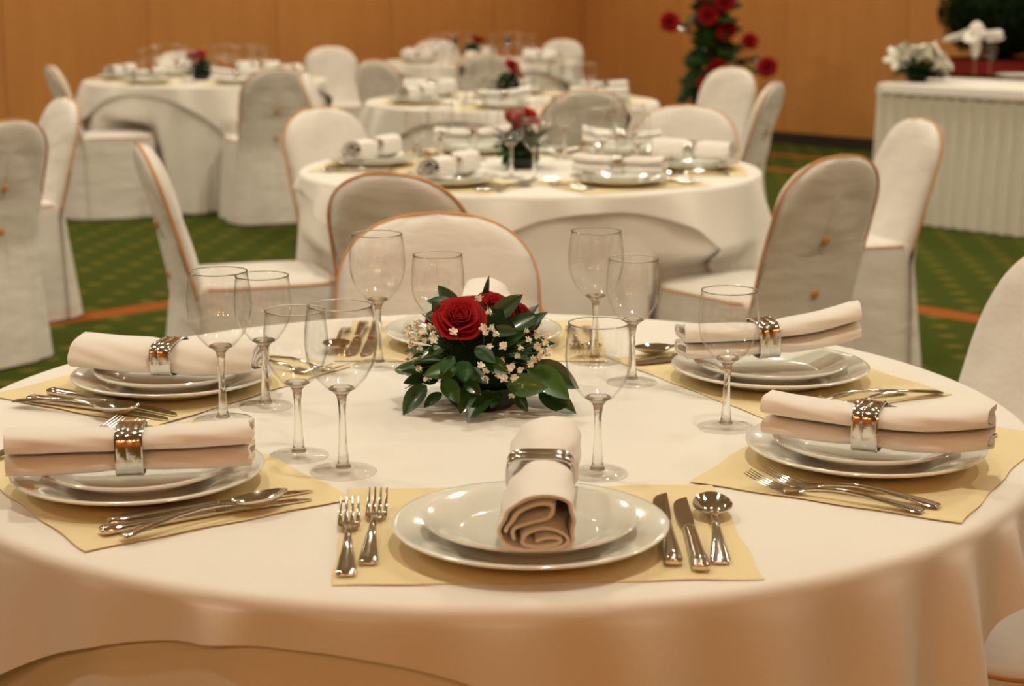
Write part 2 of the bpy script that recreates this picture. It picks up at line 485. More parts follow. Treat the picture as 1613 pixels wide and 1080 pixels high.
W1 = 'the first table of the row'
W2 = 'the second table of the row'
W3 = 'the third table of the row'
W4 = 'the last table of the row'
W5 = 'the table standing apart'
C1 = (-.038, 2.302); C2 = (.06, 5.52); C3 = (.0, 8.72); C4 = (-.24, 13.15); C5 = (-1.92, 10.65)
round_table(C1, W1, radians(-105), 11)
round_table(C2, W2, radians(-75), 23)
round_table(C3, W3, radians(-110), 37)
round_table(C4, W4, radians(-60), 41)
round_table(C5, W5, radians(-112), 53)

# ------------------------------------------------------------------ covered chairs
CH = .88
def back_y(z): return -.20 - .115 * max(0, (z - .42)) / .46 - .02 * max(0, (z - .42) / .46) ** 2
def back_w(z):
    z0 = .70
    if z <= z0: return .205 + .004 * sin((z - .4) * 8)
    q = min(1, (z - z0) / (CH - z0))
    return .207 * max(0, 1 - q ** 2.7) ** (1 / 2.3)
def chair_meshes():
    d = {}
    nz, nx = 26, 17
    mb = MB()
    zs = [.40 + (CH - .40) * (1 - (1 - i / (nz - 1)) ** 1.25) for i in range(nz)]
    r = rnd(3)
    rows = []
    for z in zs:
        w = back_w(z); q = max(0, (z - .72) / (CH - .72)); th = .030 * max(.02, 1 - q ** 5) ** .5
        row = []
        for k in range(nx):
            s = -1 + 2 * k / (nx - 1)
            wr = .0025 * sin(9 * s + 20 * z) + .002 * sin(31 * z + 5 * s)
            row.append((s * w, back_y(z) + th * (1 - abs(s) ** 5) ** .5 + .008 * (1 - s * s) + wr, z))
        for k in range(nx - 2, 0, -1):
            s = -1 + 2 * k / (nx - 1)
            wr = .004 * sin(24 * z + 6 * abs(s)) * (1 if z < .78 else .3)
            row.append((s * w, back_y(z) - th * (1 - abs(s) ** 5) ** .5 + wr, z))
        rows.append(row)
    mb.grid(rows, True, True)
    d['backrest'] = mb.mesh('backrest', M_chair, 180)
    # seat pad: rounded square puff
    def ring(hx, y0, y1, z, n=64, e=5.0, wob=0, seed=0, nf=0):
        pts = []; cy = (y0 + y1) / 2; hy = (y1 - y0) / 2; rr = rnd(seed)
        ph = rr.uniform(0, 6)
        for k in range(n):
            t = 2 * pi * k / n; c, s = cos(t), sin(t)
            x = hx * math.copysign(abs(c) ** (2 / e), c); y = hy * math.copysign(abs(s) ** (2 / e), s)
            f = 1 + wob * (.5 * sin(nf * t + ph) + .5 * sin((nf + 3) * t))
            pts.append((x * f, cy + y * f, z))
        return pts
    mb = MB()
    mb.grid([ring(.205, -.235, .215, .415), ring(.213, -.24, .222, .45), ring(.212, -.24, .221, .464), ring(.20, -.22, .205, .476), ring(.14, -.15, .14, .482), ring(.05, -.05, .05, .484)], True, True)
    d['seat'] = mb.mesh('seat', M_chair, 180)
    # skirt to the floor
    mb = MB(); rows = []
    for i in range(9):
        q = i / 8; z = .452 - (.452 - .006) * q
        rows.append(ring(.214 + .040 * q, -.245 - .055 * q, .223 + .035 * q, z, 120, 5 - 1.6 * q, .035 * q, 7, 9))
    mb.grid(rows, True)
    d['skirt'] = mb.mesh('skirt', M_chair, 180)
    # back panel that falls from the backrest behind the seat, with an inverted pleat
    mb = MB(); rows = []
    for i in range(10):
        q = i / 9; z = .60 - .592 * q
        row = []
        for k in range(21):
            s = -1 + 2 * k / 20
            w = .200 + .045 * q
            y = (back_y(max(z, .42)) - .030 - (.055 * max(0, (.45 - z) / .45))) - .012 * q * (.5 + .5 * cos(8 * s))
            gap = .014 * math.exp(-(s / .07) ** 2) * min(1, max(0, (.47 - z) / .06))
            row.append((s * w, y + gap - .004 - (.010 if z < .5 else .010 * (.60 - z) / .1) + (.016 + .075 * q) * abs(s) ** 5, z))
        rows.append(row)
    n = len(rows)
    mb.grid(rows)
    inner = [[(x, y + .004, z) for x, y, z in r_] for r_ in rows]
    mb.grid([r_[::-1] for r_ in inner])
    d['back_panel'] = mb.mesh('back_panel', M_chair, 180)
    # pipings
    out = []
    zz = [.44 + (CH - .44) * (1 - (1 - i / 30) ** 1.6) for i in range(31)]
    for z in zz: out.append((-back_w(z) - .001, back_y(z) - .006, z))
    out[-1] = (0, back_y(CH) - .006, CH + .001)
    for z in zz[::-1][1:]: out.append((back_w(z) + .001, back_y(z) - .006, z))
    # even out the sparse top by resampling
    pts = [Vector(p) for p in out]
    dense = []
    for a, b in zip(pts[:-1], pts[1:]):
        m_ = max(1, int((b - a).length / .02))
        for i in range(m_): dense.append(a.lerp(b, i / m_))
    dense.append(pts[-1])
    for i in range(len(dense)):
        x, y, z = dense[i]
        if z > .80:
            dense[i].z = z + .0
    d['piping'] = MB().tube(dense, .0042, 6).mesh('piping', M_piping, 180)
    sp = [p for p in ring(.212, -.24, .222, .466, 64)]
    front = [p for p in sp if p[1] > -.19]
    front.sort(key=lambda p: atan2(p[0], p[1]))
    d['seat_piping'] = MB().tube(front, .0035, 6).mesh('seat_piping', M_piping, 180)
    d['button'] = MB().lathe([(0, -.004), (.011, -.003), (.014, .001), (.010, .006), (0, .008)], 14).mesh('button', M_piping)
    d['seam'] = MB().tube([(0, back_y(.47 + .3 * i / 8) - .0335, .47 + .3 * i / 8) for i in range(9)], .0022, 5).mesh('seam', M_chair, 180)
    return d
CM = chair_meshes()
def chair(top, face, label, h=CH, group=None, name='banquet_chair'):
    """top = centre of the top of the backrest on plan, face = direction the sitter looks"""
    f = Vector((face[0], face[1], 0)).normalized()
    rz = atan2(-f.x, f.y)
    yb = back_y(CH)
    loc = Vector((top[0], top[1], 0)) - f * yb
    t = thing(name, label, 'chair', loc, rz, group)
    ob('backrest', CM['backrest'], t); ob('seat', CM['seat'], t); ob('skirt', CM['skirt'], t)
    bp = ob('back_panel', CM['back_panel'], t)
    tag(ob('piping', CM['piping'], t), 'thin gold-orange piping round the backrest')
    ob('seat_piping', CM['seat_piping'], t)
    ob('seam', CM['seam'], t)
    for z in (.64, .485):
        ob('button', CM['button'], t, (0, back_y(z) - (.036 if z > .6 else .046), z), (radians(100), 0, 0))
    return t
def toward(a, b): return (b[0] - a[0], b[1] - a[1])
for tp_, fc_, lb_ in CHAIRS: chair(tp_, fc_, lb_)

# ------------------------------------------------------------------ tableware meshes
def plate_mesh(R, name):
    k = R / .15
    pr_ = [(0, .0030), (.080 * k, .0030), (.084 * k, 0), (.090 * k, 0), (.094 * k, .004), (.125 * k, .0125), (.146 * k, .0195), (.1495 * k, .0215), (.150 * k, .0232), (.1485 * k, .0245),
           (.144 * k, .0238), (.125 * k, .0172), (.108 * k, .0118), (.100 * k, .0085), (.092 * k, .0070), (.05 * k, .0066), (0, .0066)]
    return MB().lathe(pr_, 72).mesh(name, M_porc, 50)
ME_charger = plate_mesh(.1505, 'charger_plate'); ME_plate = plate_mesh(.117, 'dinner_plate')

def mat_mesh(seed):
    r = rnd(seed); w, d = .22, .165; nx, ny = 23, 17
    ph = r.uniform(0, 6)
    def z(x, y):
        e = max(abs(x) / w, abs(y) / d)
        return .0012 + (max(0, e - .9) / .1) ** 2 * (.0005 + .0005 * sin(9 * x / w + ph) * sin(7 * y / d + ph))
    rows = []
    for j in range(ny):
        y = -d + 2 * d * j / (ny - 1)
        row = []
        for i in range(nx):
            x = -w + 2 * w * i / (nx - 1)
            sx = .0015 * sin(60 * y) if i in (0, nx - 1) else 0; sy = .0015 * sin(55 * x) if j in (0, ny - 1) else 0
            row.append((x + sx, y + sy, z(x, y)))
        rows.append(row)
    mb = MB(); mb.grid(rows); top = len(mb.v)
    mb.grid([[(x, y, zz - .0007) for x, y, zz in r_] for r_ in rows])
    per = [i for i in range(nx)] + [j * nx + nx - 1 for j in range(1, ny)] + [(ny - 1) * nx + i for i in range(nx - 2, -1, -1)] + [j * nx for j in range(ny - 2, 0, -1)]
    for a, b in zip(per, per[1:] + per[:1]): mb.f.append((a, b, b + top, a + top))
    return mb.mesh('place_mat', M_mat, 30)
ME_mats = [mat_mesh(s) for s in range(3)]

def loft_section(w, t, n=10, e=2.6):
    out = []
    for k in range(n):
        a = 2 * pi * k / n; c, s = cos(a), sin(a)
        out.append((w * math.copysign(abs(c) ** (2 / e), c), t * math.copysign(abs(s) ** (2 / e), s)))
    return out
def lofty(mb, st, n=10):
    """st: (y, z, halfwidth, halfthickness[, xoff])"""
    rows = []
    for s in st:
        y, z, w, t = s[:4]; x0 = s[4] if len(s) > 4 else 0
        rows.append([(x0 + px, y, z + pz) for px, pz in loft_section(w, t, n)])
    mb.grid(rows, True, True)
def fork_meshes():
    h = MB()
    lofty(h, [(-.108, .0022, .004, .0010), (-.1075, .0024, .0085, .0018), (-.104, .0030, .0105, .0021), (-.095, .0042, .0102, .0020), (-.07, .0078, .0080, .0019), (-.04, .0112, .0055, .0020), (-.01, .0128, .0038, .0022), (.02, .0100, .0033, .0022), (.034, .0068, .0042, .0020), (.038, .0060, .0060, .0018)])
    d = MB()
    lofty(d, [(.034, .0066, .0045, .0017), (.040, .0052, .0092, .0014), (.046, .0042, .0117, .0012), (.054, .0036, .0123, .0011), (.060, .0038, .0122, .0010)])
    for k in range(4):
        x = (-1.5 + k) * .0067
        lofty(d, [(.058, .0038, .0026, .0010, x), (.070, .0052, .0021, .0010, x), (.085, .0092, .0017, .0009, x), (.098, .0145, .0013, .0008, x), (.108, .0190, .0007, .0005, x)], 6)
    return h.mesh('handle', M_steel, 60), d.mesh('tines', M_steel, 60)
def spoon_meshes():
    h = MB()
    lofty(h, [(-.105, .0022, .004, .0010), (-.1045, .0024, .0085, .0018), (-.101, .0030, .0108, .0021), (-.092, .0042, .0103, .0020), (-.068, .0078, .0080, .0019), (-.038, .0115, .0055, .0021), (-.008, .0135, .0040, .0024), (.018, .0125, .0036, .0024), (.030, .0105, .0046, .0020), (.036, .0100, .006, .0016)])
    b = MB()
    n, mrings = 28, 7
    L, W = .036, .0225; cy = .070
    def egg(a): return W * cos(a) * (1 - .16 * sin(a)), L * sin(a)
    def depth(q): return .0115 * (1 - q * q) ** 1.0
    top = []; bot = []
    for i in range(mrings):
        q = 1 - i / (mrings - .5)
        top.append([(egg(2 * pi * k / n)[0] * q, cy + egg(2 * pi * k / n)[1] * q, .0138 - depth(q) + .0012 * (egg(2 * pi * k / n)[1] * q / L)) for k in range(n)])
        bot.append([(egg(2 * pi * k / n)[0] * q * 1.0, cy + egg(2 * pi * k / n)[1] * q, .0128 - depth(q) + .0012 * (egg(2 * pi * k / n)[1] * q / L) - .0004) for k in range(n)])
    b.grid(bot[::-1] + top, True, True)
    return h.mesh('handle', M_steel, 60), b.mesh('bowl', M_steel, 60)
def knife_meshes():
    h = MB()
    lofty(h, [(-.125, .0050, .005, .0028), (-.1235, .0052, .0085, .0045), (-.119, .0054, .0100, .0052), (-.10, .0054, .0098, .0052), (-.05, .0052, .0078, .0048), (-.005, .0050, .0068, .0046), (.004, .0050, .0072, .0044), (.008, .0050, .0060, .0030)])
    b = MB(); rows = []
    prof = [(.004, -.0055, .0060), (.014, -.0075, .0066), (.030, -.0098, .0075), (.055, -.0105, .0082), (.085, -.0102, .0085), (.105, -.0082, .0086), (.117, -.0040, .0087), (.1245, .0030, .0086), (.126, .0070, .0083)]
    for y, x0, x1 in prof:
        z = .0046 - .0028 * min(1, max(0, (y - .004) / .1))
        rows.append([(x0, y, z), ((x0 + x1) / 2, y, z + .0007), (x1, y, z + .0009), (x1, y, z - .0009), ((x0 + x1) / 2, y, z - .0007)])
    b.grid(rows, True, True)
    return h.mesh('handle', M_steel, 60), b.mesh('blade', M_steel, 30)
FORK = fork_meshes(); SPOON = spoon_meshes(); KNIFE = knife_meshes()
CUT = {'fork': (FORK, ('handle', 'tines')), 'spoon': (SPOON, ('handle', 'bowl')), 'knife': (KNIFE, ('handle', 'blade'))}
def cutlery(kind, loc, ang, label, group=None, tilt=0., scale=1.0):
    """ang = plan direction of the working end"""
    t = thing(kind, label, kind, loc, ang - pi / 2, group)
    if tilt: t.rotation_euler = Euler((0, tilt, ang - pi / 2))
    t.scale = (scale,) * 3
    (a, b), (na, nb) = CUT[kind]
    ob(na, a, t); ob(nb, b, t)
    return t

def glass_meshes(H, RB, RR, RF, tag_):
    """bowl (double wall), stem and foot of a wine glass"""
    zb = H * .475                                  # bottom of the bowl
    hb = H - zb
    outer = [(.0062, zb + .0), (.012, zb + .0035), (.020, zb + .0085), (RB * .70, zb + hb * .19), (RB * .88, zb + hb * .33), (RB * .97, zb + hb * .46), (RB, zb + hb * .58), (RB * .985, zb + hb * .72), (RB * .95, zb + hb * .86), (RR, H - .0006)]
    inner = [(max(0.0, r - .0011), z + (.0012 if i < 4 else .0)) for i, (r, z) in enumerate(outer)][::-1]
    inner[0] = (RR - .0009, H)
    inner = inner[:-2] + [(.012, zb + .0058), (0, zb + .0035)]
    bowl = MB().lathe(outer + inner, 48).mesh('bowl', M_thin, 180)
    st = [(0, .0066), (.0100, .0068), (.0088, .009), (.0072, .014), (.0058, .028), (.0047, .05), (.0044, .07), (.0050, zb - .012), (.0066, zb - .002), (.0115, zb + .0036), (.0165, zb + .0066), (.0150, zb + .0086), (.008, zb + .0076), (0, zb + .0072)]
    stem = MB().lathe(st, 24).mesh('stem', M_glass, 180)
    ft = [(0, .0003), (RF - .003, 0), (RF - .0005, .0005), (RF, .0014), (RF - .001, .0023), (RF * .7, .0030), (RF * .4, .0045), (.0118, .0068), (.0098, .0078), (0, .0070)]
    foot = MB().lathe(ft, 48).mesh('foot', M_thin, 60)
    rim = MB().tube([((RR - .0004) * cos(2 * pi * k / 64), (RR - .0004) * sin(2 * pi * k / 64), H) for k in range(64)], .0010, 8, True).mesh('rim', M_glass, 180)
    return bowl, stem, foot, rim
G_BIG = glass_meshes(.211, .0445, .0395, .0420, 'big'); G_SMALL = glass_meshes(.191, .0410, .0375, .0385, 'small')
def wine_glass(big, loc, label, group=None):
    t = thing('wine_glass', label, 'glass', loc, 0, group)
    b, s, f, r_ = G_BIG if big else G_SMALL
    ob('rim', r_, ob('bowl', b, t)); ob('stem', s, t); ob('foot', f, t)
    return t

# napkins
def smooth_path(p, m=4):
    out = []; n = len(p)
    for i in range(n - 1):
        p0 = p[max(i - 1, 0)]; p1 = p[i]; p2 = p[i + 1]; p3 = p[min(i + 2, n - 1)]
        for j in range(m):
            t = j / m
            out.append(tuple(.5 * ((2 * p1[k]) + (-p0[k] + p2[k]) * t + (2 * p0[k] - 5 * p1[k] + 4 * p2[k] - p3[k]) * t * t + (-p0[k] + 3 * p1[k] - 3 * p2[k] + p3[k]) * t ** 3) for k in (0, 1)))
    out.append(p[-1]); return out
def strip_loop(path, t):
    L, R = [], []
    for i in range(len(path)):
        a = path[max(i - 1, 0)]; b = path[min(i + 1, len(path) - 1)]
        dx, dz = b[0] - a[0], b[1] - a[1]; l = hypot(dx, dz) or 1
        nx_, nz_ = -dz / l, dx / l
        L.append((path[i][0] + nx_ * t / 2, path[i][1] + nz_ * t / 2)); R.append((path[i][0] - nx_ * t / 2, path[i][1] - nz_ * t / 2))
    return L + R[::-1]
def napkin_mesh(paths, Ln, zmid, name, sr=0.0, lift=0.0, pinch=(.15, .12), seed=1, th=.0036):
    mb = MB(); ns = 33; r = rnd(seed); p1, p2 = r.uniform(0, 6), r.uniform(0, 6)
    for path in paths:
        loop = strip_loop(smooth_path(path), th); n = len(loop)
        rows = []
        for i in range(ns):
            s = -Ln / 2 + Ln * i / (ns - 1)
            g = math.exp(-((s - sr) / .031) ** 4)
            kx = 1 - pinch[0] * g + .03 * (1 - g) * sin(16 * s + p1); kz = 1 - pinch[1] * g + .04 * (1 - g) * sin(19 * s + p2)
            dx = .003 * (1 - g) * sin(14 * s + p2)
            dz = lift * (s / (Ln / 2)) ** 2 * (1 if s > 0 else .4)
            rows.append([(x * kx + dx + .0012 * sin(70 * s + 300 * z), s + .003 * sin(90 * x + p1) * (1 if i in (0, ns - 1) else 0), max(0.0, zmid + (z - zmid) * kz) * 1.0 + dz) for x, z in loop])
        b = len(mb.v); mb.grid(rows, True)
        h = n // 2
        for e, off in ((0, 0), (1, (ns - 1) * n)):
            for k in range(h - 1):
                f = (b + off + k, b + off + k + 1, b + off + n - 2 - k, b + off + n - 1 - k)
                mb.f.append(f if e else f[::-1])
    return mb.mesh(name, M_napkin, 60)
S_ = 7267.0
def cv(pts): return [((x - 460) / S_, (955 - y) / S_ / 1.09) for x, y in pts]
PATH_A = [cv([(712, 935), (736, 850), (742, 660), (700, 540), (560, 490), (400, 500), (275, 600), (200, 760), (205, 880), (330, 938), (560, 948), (670, 925), (700, 860), (640, 795), (520, 765), (400, 800), (355, 870), (410, 905), (520, 920), (630, 900), (635, 862), (540, 848), (455, 868)]),
          cv([(290, 860), (310, 760), (420, 705), (540, 680), (600, 620), (570, 565), (470, 552), (365, 600), (285, 690), (242, 800)])]
def flat_roll(z0, hz, w, turns, rev=1):
    out = []; n = int(turns * 16)
    for i in range(n + 1):
        q = i / 16; a = w - .0085 * q; b = hz - .0040 * q; t = 2 * pi * q * rev + pi / 2
        c, s = cos(t), sin(t); e = 2.6
        out.append((a * math.copysign(abs(c) ** (2 / e), c), z0 + b * math.copysign(abs(s) ** (2 / e), s)))
    return out
PATH_B = [flat_roll(.0143, .0125, .036, 1.9), flat_roll(.0412, .0125, .0355, 1.9, -1)]
NAP_A = napkin_mesh(PATH_A, .235, .029, 'napkin_roll', .018, .004, (.21, .17), seed=2)
NAP_A2 = napkin_mesh(PATH_A, .28, .029, 'napkin_roll', 0, .002, (.21, .17), seed=4)
NAP_A3 = napkin_mesh([[(-x * 1.05, z * .76) for x, z in pp] for pp in PATH_A], .285, .022, 'napkin_roll', 0, .010, (.15, .08), seed=4)
NAP_B = napkin_mesh(PATH_B, .28, .028, 'napkin_fold', 0, .004, seed=5)
NAP_B2 = napkin_mesh(PATH_B, .275, .028, 'napkin_fold', -.01, .016, seed=8)
def ring_mesh():
    mb = MB(); n = 48; e = 4.2
    hx, hz, w = .0350, .0268, .016
    def sec(k, g):
        a = 2 * pi * k / n; c, s = cos(a), sin(a)
        return ((hx + g) * math.copysign(abs(c) ** (2 / e), c), (hz + g) * math.copysign(abs(s) ** (2 / e), s))
    prof = [(-w, .0), (-w, .0014), (-w + .0018, .0022), (-w + .0036, .0014), (-.004, .0012), (-.0025, .0018), (-.001, .0012), (.006, .0012), (w - .0036, .0014), (w - .0018, .0022), (w, .0014), (w, .0)]
    rows = [[(sec(k, g)[0], y, sec(k, g)[1]) for k in range(n)] for y, g in prof]
    mb.grid(rows + [rows[0]], True)
    return mb.mesh('napkin_ring', M_ring, 35)
ME_ring = ring_mesh()
def napkin(me, loc, ang, label, ring_label, group=None, rgroup=None, sr=0.0, pitch=0.0, ringdz=.028):
    flat = me is NAP_A3
    """ang = plan direction of the roll"""
    rot = Euler((pitch, 0, ang - pi / 2))
    o = tag(ob('napkin', me, None, loc, rot), label, 'napkin', group)
    R = rot.to_matrix()
    tag(ob('napkin_ring', ME_ring, None, Vector(loc) + R @ Vector((0, sr, .0225 if flat else ringdz)), rot, (1.13, 1, .88) if flat else (1, 1, 1)), ring_label, 'napkin ring', rgroup)
    return o

# ------------------------------------------------------------------ the first table, set as in the photograph
Z = TZ + .0006
def setting(key, c, inward_deg, phrase, matc=None, mat_deg=None, mi=0, table_group=None):
    matc = matc or c; md = radians(mat_deg if mat_deg is not None else inward_deg)
    tag(ob('place_mat', ME_mats[mi % 3], None, (matc[0], matc[1], Z - .0006 + (.0009 if mi % 2 else 0)), (0, 0, md - pi / 2)), 'cream paper place mat ' + phrase, 'place mat', table_group and table_group + ' mats')
    tag(ob('charger_plate', ME_charger, None, (c[0], c[1], Z + .0012 + (.0009 if mi % 2 else 0))), 'wide white porcelain charger plate ' + phrase, 'plate', table_group and table_group + ' chargers')
    tag(ob('dinner_plate', ME_plate, None, (c[0], c[1], Z + .0080 + (.0009 if mi % 2 else 0))), 'smaller white porcelain plate on the charger ' + phrase, 'plate', table_group and table_group + ' plates')
def ends(kind, a, b, label, dz=0.0, zb=None, tilt=0.):
    """cutlery by its two ends in the photograph: handle end a, working end b"""
    A = P(a[0], a[1], .755); B = P(b[0], b[1], zb or (.772 if kind != 'knife' else .755))
    d = B - A; m = (A + B) / 2
    return cutlery(kind, (m.x, m.y, Z + .0018 + dz), atan2(d.y, d.x), label, None, tilt)
def local(kind, c, deg, x, y, label, jit=0):
    d = radians(deg); dirn = Vector((cos(d), sin(d), 0)); rt = Vector((sin(d), -cos(d), 0))
    p = Vector((c[0], c[1], 0)) + rt * x + dirn * y
    return cutlery(kind, (p.x, p.y, Z + .0018), d + jit, label)
pF = 'at the setting with the end-on napkin roll'
pLF = 'at the setting with spoon crossing knives'
pRF = 'at the setting with two nested forks'
pRB = 'at the setting before the two-button chair back'
pLB = 'at the setting near the side-on chair'
pB = 'at the setting behind the rose bouquet'
setting('F', (.020, 1.744), 88, pF, (.030, 1.782), 92.5, 0)
setting('LF', (-.450, 1.952), 35, pLF, (-.447, 1.985), 35, 1)
setting('RF', (.448, 2.061), 151, pRF, (.468, 2.078), 151, 5)
setting('RB', (.395, 2.511), 207, pRB, (.404, 2.535), 207, 0)
setting('LB', (-.507, 2.455), -32, pLB, (-.512, 2.500), -32, 1)
setting('B', (-.066, 2.782), -90, pB, (-.066, 2.800), -90, 2)
NZ = Z + .0320
def nap_px(me, a, b, za, zb, phrase, look, sr=0., pitch=0., dz=0., ringdz=.028):
    A = P(a[0], a[1], za); B = P(b[0], b[1], zb); m = (A + B) / 2; d = B - A
    napkin(me, (m.x, m.y, NZ + dz), atan2(d.y, d.x), look + ' ' + phrase, 'silver ring banding the napkin ' + phrase, sr=sr, pitch=pitch, ringdz=ringdz)
napkin(NAP_A, (.030, 1.738, NZ + .0075), radians(88), 'white napkin roll, scrolled end showing, ' + pF, 'silver ring banding the napkin ' + pF, sr=.018, pitch=radians(4), ringdz=.029)
nap_px(NAP_B, (20, 712), (392, 700), .81, .81, pLF, 'straight two-layer white napkin')
nap_px(NAP_A3, (127, 560), (412, 572), .80, .80, pLB, 'white napkin rolled lengthwise with curled end', ringdz=.022)
nap_px(NAP_B2, (1207, 655), (1567, 690), .81, .81, pRF, 'flared two-layer white napkin', sr=-.01)
nap_px(NAP_B2, (1085, 562), (1340, 522), .79, .82, pRB, 'white napkin lifting at one end', sr=-.01, pitch=radians(3.5), dz=.0062)
napkin(NAP_A3, (-.058, 2.77, NZ), radians(84), 'rolled white napkin half hidden by leaves ' + pB, 'silver napkin ring half hidden by leaves ' + pB)

ends('fork', (545, 908), (551, 778), 'outer polished fork ' + pF)
ends('fork', (578, 895), (597, 760), 'inner polished fork ' + pF)
ends('knife', (1062, 893), (1038, 772), 'inner polished knife, half under plate rim, ' + pF)
ends('knife', (1105, 897), (1070, 783), 'outer polished knife beside the spoon ' + pF)
ends('spoon', (1137, 897), (1118, 768), 'polished soup spoon right of the knives ' + pF, zb=.765)
ends('knife', (158, 828), (496, 768), 'outer polished knife with the longer reach ' + pLF)
ends('knife', (166, 838), (478, 784), 'inner polished knife under the spoon ' + pLF)
ends('spoon', (192, 850), (452, 768), 'polished spoon lying over the knives ' + pLF, .004, tilt=radians(-6))
ends('fork', (-15, 722), (178, 657), 'outer polished fork behind the napkin ' + pLF)
ends('fork', (12, 737), (232, 657), 'inner polished fork behind the napkin ' + pLF)
ends('knife', (75, 617), (285, 652), 'inner polished knife nearer the plate ' + pLB)
ends('knife', (55, 630), (258, 657), 'outer polished knife next to the spoon ' + pLB)
ends('spoon', (35, 636), (206, 637), 'polished spoon with bowl raised over the knife tip ' + pLB, .004)
local('fork', (-.507, 2.455), -30, -.200, .075, 'outer polished fork beyond the napkin ' + pLB)
local('fork', (-.507, 2.455), -30, -.171, .055, 'inner polished fork beyond the napkin ' + pLB)
local('fork', (.448, 2.061), 150, -.181, -.022, 'outer polished fork nested against its twin ' + pRF)
local('fork', (.448, 2.061), 151, -.1545, -.030, 'inner polished fork nested against its twin ' + pRF)
ends('spoon', (1573, 687), (1343, 627), 'polished spoon showing its tip behind the napkin ' + pRF)
local('fork', (.395, 2.511), 207, -.167, -.015, 'inner polished fork nearer the plate rim ' + pRB)
local('fork', (.395, 2.511), 207, -.195, -.060, 'outer polished fork near the mat edge ' + pRB)
local('knife', (.395, 2.511), 207, .172, .02, 'inner polished knife against the plate rim ' + pRB)
local('knife', (.395, 2.511), 207, .193, .0, 'outer polished knife beside the spoon ' + pRB)
local('spoon', (.395, 2.511), 207, .2265, .0, 'polished spoon at the mat edge ' + pRB)
local('knife', (.448, 2.061), 145, .165, .02, 'polished knife hidden behind the napkin ' + pRF)
for x, w in ((-.172, 'inner'), (-.200, 'outer')): local('fork', (-.066, 2.79), -90, x, 0, w + ' polished fork ' + pB, .03)
for x, w in ((.172, 'inner'), (.196, 'outer')): local('knife', (-.066, 2.79), -90, x, .0, w + ' polished knife ' + pB)
local('spoon', (-.066, 2.79), -90, .224, .01, 'polished spoon beside the knives ' + pB)

for big, u, v, lab in [(1, 541, 745, 'larger of two wine glasses at the spoon tip, bowl overlapping its twin'), (0, 471, 720, 'smaller of two wine glasses at the spoon tip'),
                       (1, 352, 665, 'taller clear wine glass before the side-on chair seat, near the curled napkin'), (0, 419, 642, 'shorter clear wine glass behind the taller one near the curled napkin'),
                       (1, 597, 577, 'taller clear wine glass before the chair facing the bouquet'), (0, 688, 568, 'shorter clear wine glass behind the bouquet, before the facing chair'),
                       (0, 941, 748, 'clear wine glass between bouquet and the end-on napkin setting'), (0, 1143, 675, 'lone clear wine glass before the two-button chair setting'),
                       (1, 937, 570, 'taller of two wine glasses right behind the bouquet'), (0, 995, 604, 'shorter of two wine glasses right behind the bouquet')]:
    q = P(u, v, TZ) if u != 688 else P(689, 402, TZ + .191)      # this foot is hidden by the bouquet: placed by its rim
    wine_glass(big, (q.x, q.y, Z + .0006), lab)

# ------------------------------------------------------------------ flowers
def leaf_mesh(name, L, W, bend, mat, cup=.25, n=9):
    rows = []
    for i in range(n):
        t = i / (n - 1); w = W * (sin(pi * min(1, t ** .85 * .97 + .03)) ** .8) * (1 if t < 1 else 0)
        w = max(w, .0004)
        y = L * t; z = bend * L * t * t
        rows.append([(-w, y, z + cup * w), (-w * .5, y, z + cup * w * .35), (0, y, z - .02 * W), (w * .5, y, z + cup * w * .35), (w, y, z + cup * w)])
    mb = MB(); mb.grid(rows); k = len(mb.v)
    mb.grid([[(x, y, z - .0007) for x, y, z in r] for r in rows])
    m = len(rows[0])
    for i in range(n - 1):
        for j in (0, m - 1):
            a, b = i * m + j, (i + 1) * m + j
            mb.f.append((a, b, b + k, a + k))
    return mb.mesh(name, mat, 80)
LEAVES = [leaf_mesh('leaf', 1, .26, -.10, M_leafA), leaf_mesh('leaf', 1, .31, -.22, M_leafB), leaf_mesh('leaf', 1, .22, -.05, M_leafA), leaf_mesh('leaf', 1, .12, .12, M_leafA), leaf_mesh('leaf', 1, .30, -.18, M_leafA)]
def petal_mesh(name, mat, curl=.35, w=.6):
    rows = []
    for i in range(7):
        t = i / 6
        row = []
        for j in range(7):
            s = -1 + j / 3
            x = s * w * (sin(pi * (.12 + .62 * t)) ** .8)
            out = .15 * t + curl * max(0, t - .55) ** 1.3 * 1.6
            y = -out + .42 * s * s * (w * .8) * (1 - .25 * t)
            z = t * (1 - .12 * s * s) + .03 * sin(5 * s + 3 * t)
            row.append((x, y, z))
        rows.append(row)
    mb = MB(); mb.grid(rows); k = len(mb.v)
    mb.grid([[(x, y + .02, z) for x, y, z in r] for r in rows])
    for i in range(6):
        for j in (0, 6):
            a, b = i * 7 + j, (i + 1) * 7 + j; mb.f.append((a, b, b + k, a + k))
    for j in range(6): mb.f.append((42 + j, 43 + j, 43 + j + k, 42 + j + k))
    return mb.mesh(name, mat, 80)
PETALS = [petal_mesh('petal', M_rose, .1, .55), petal_mesh('petal', M_rose, .45, .75), petal_mesh('petal', M_rose, .9, .9)]
LPETAL = petal_mesh('lily_petal', M_lily, 1.0, .32)
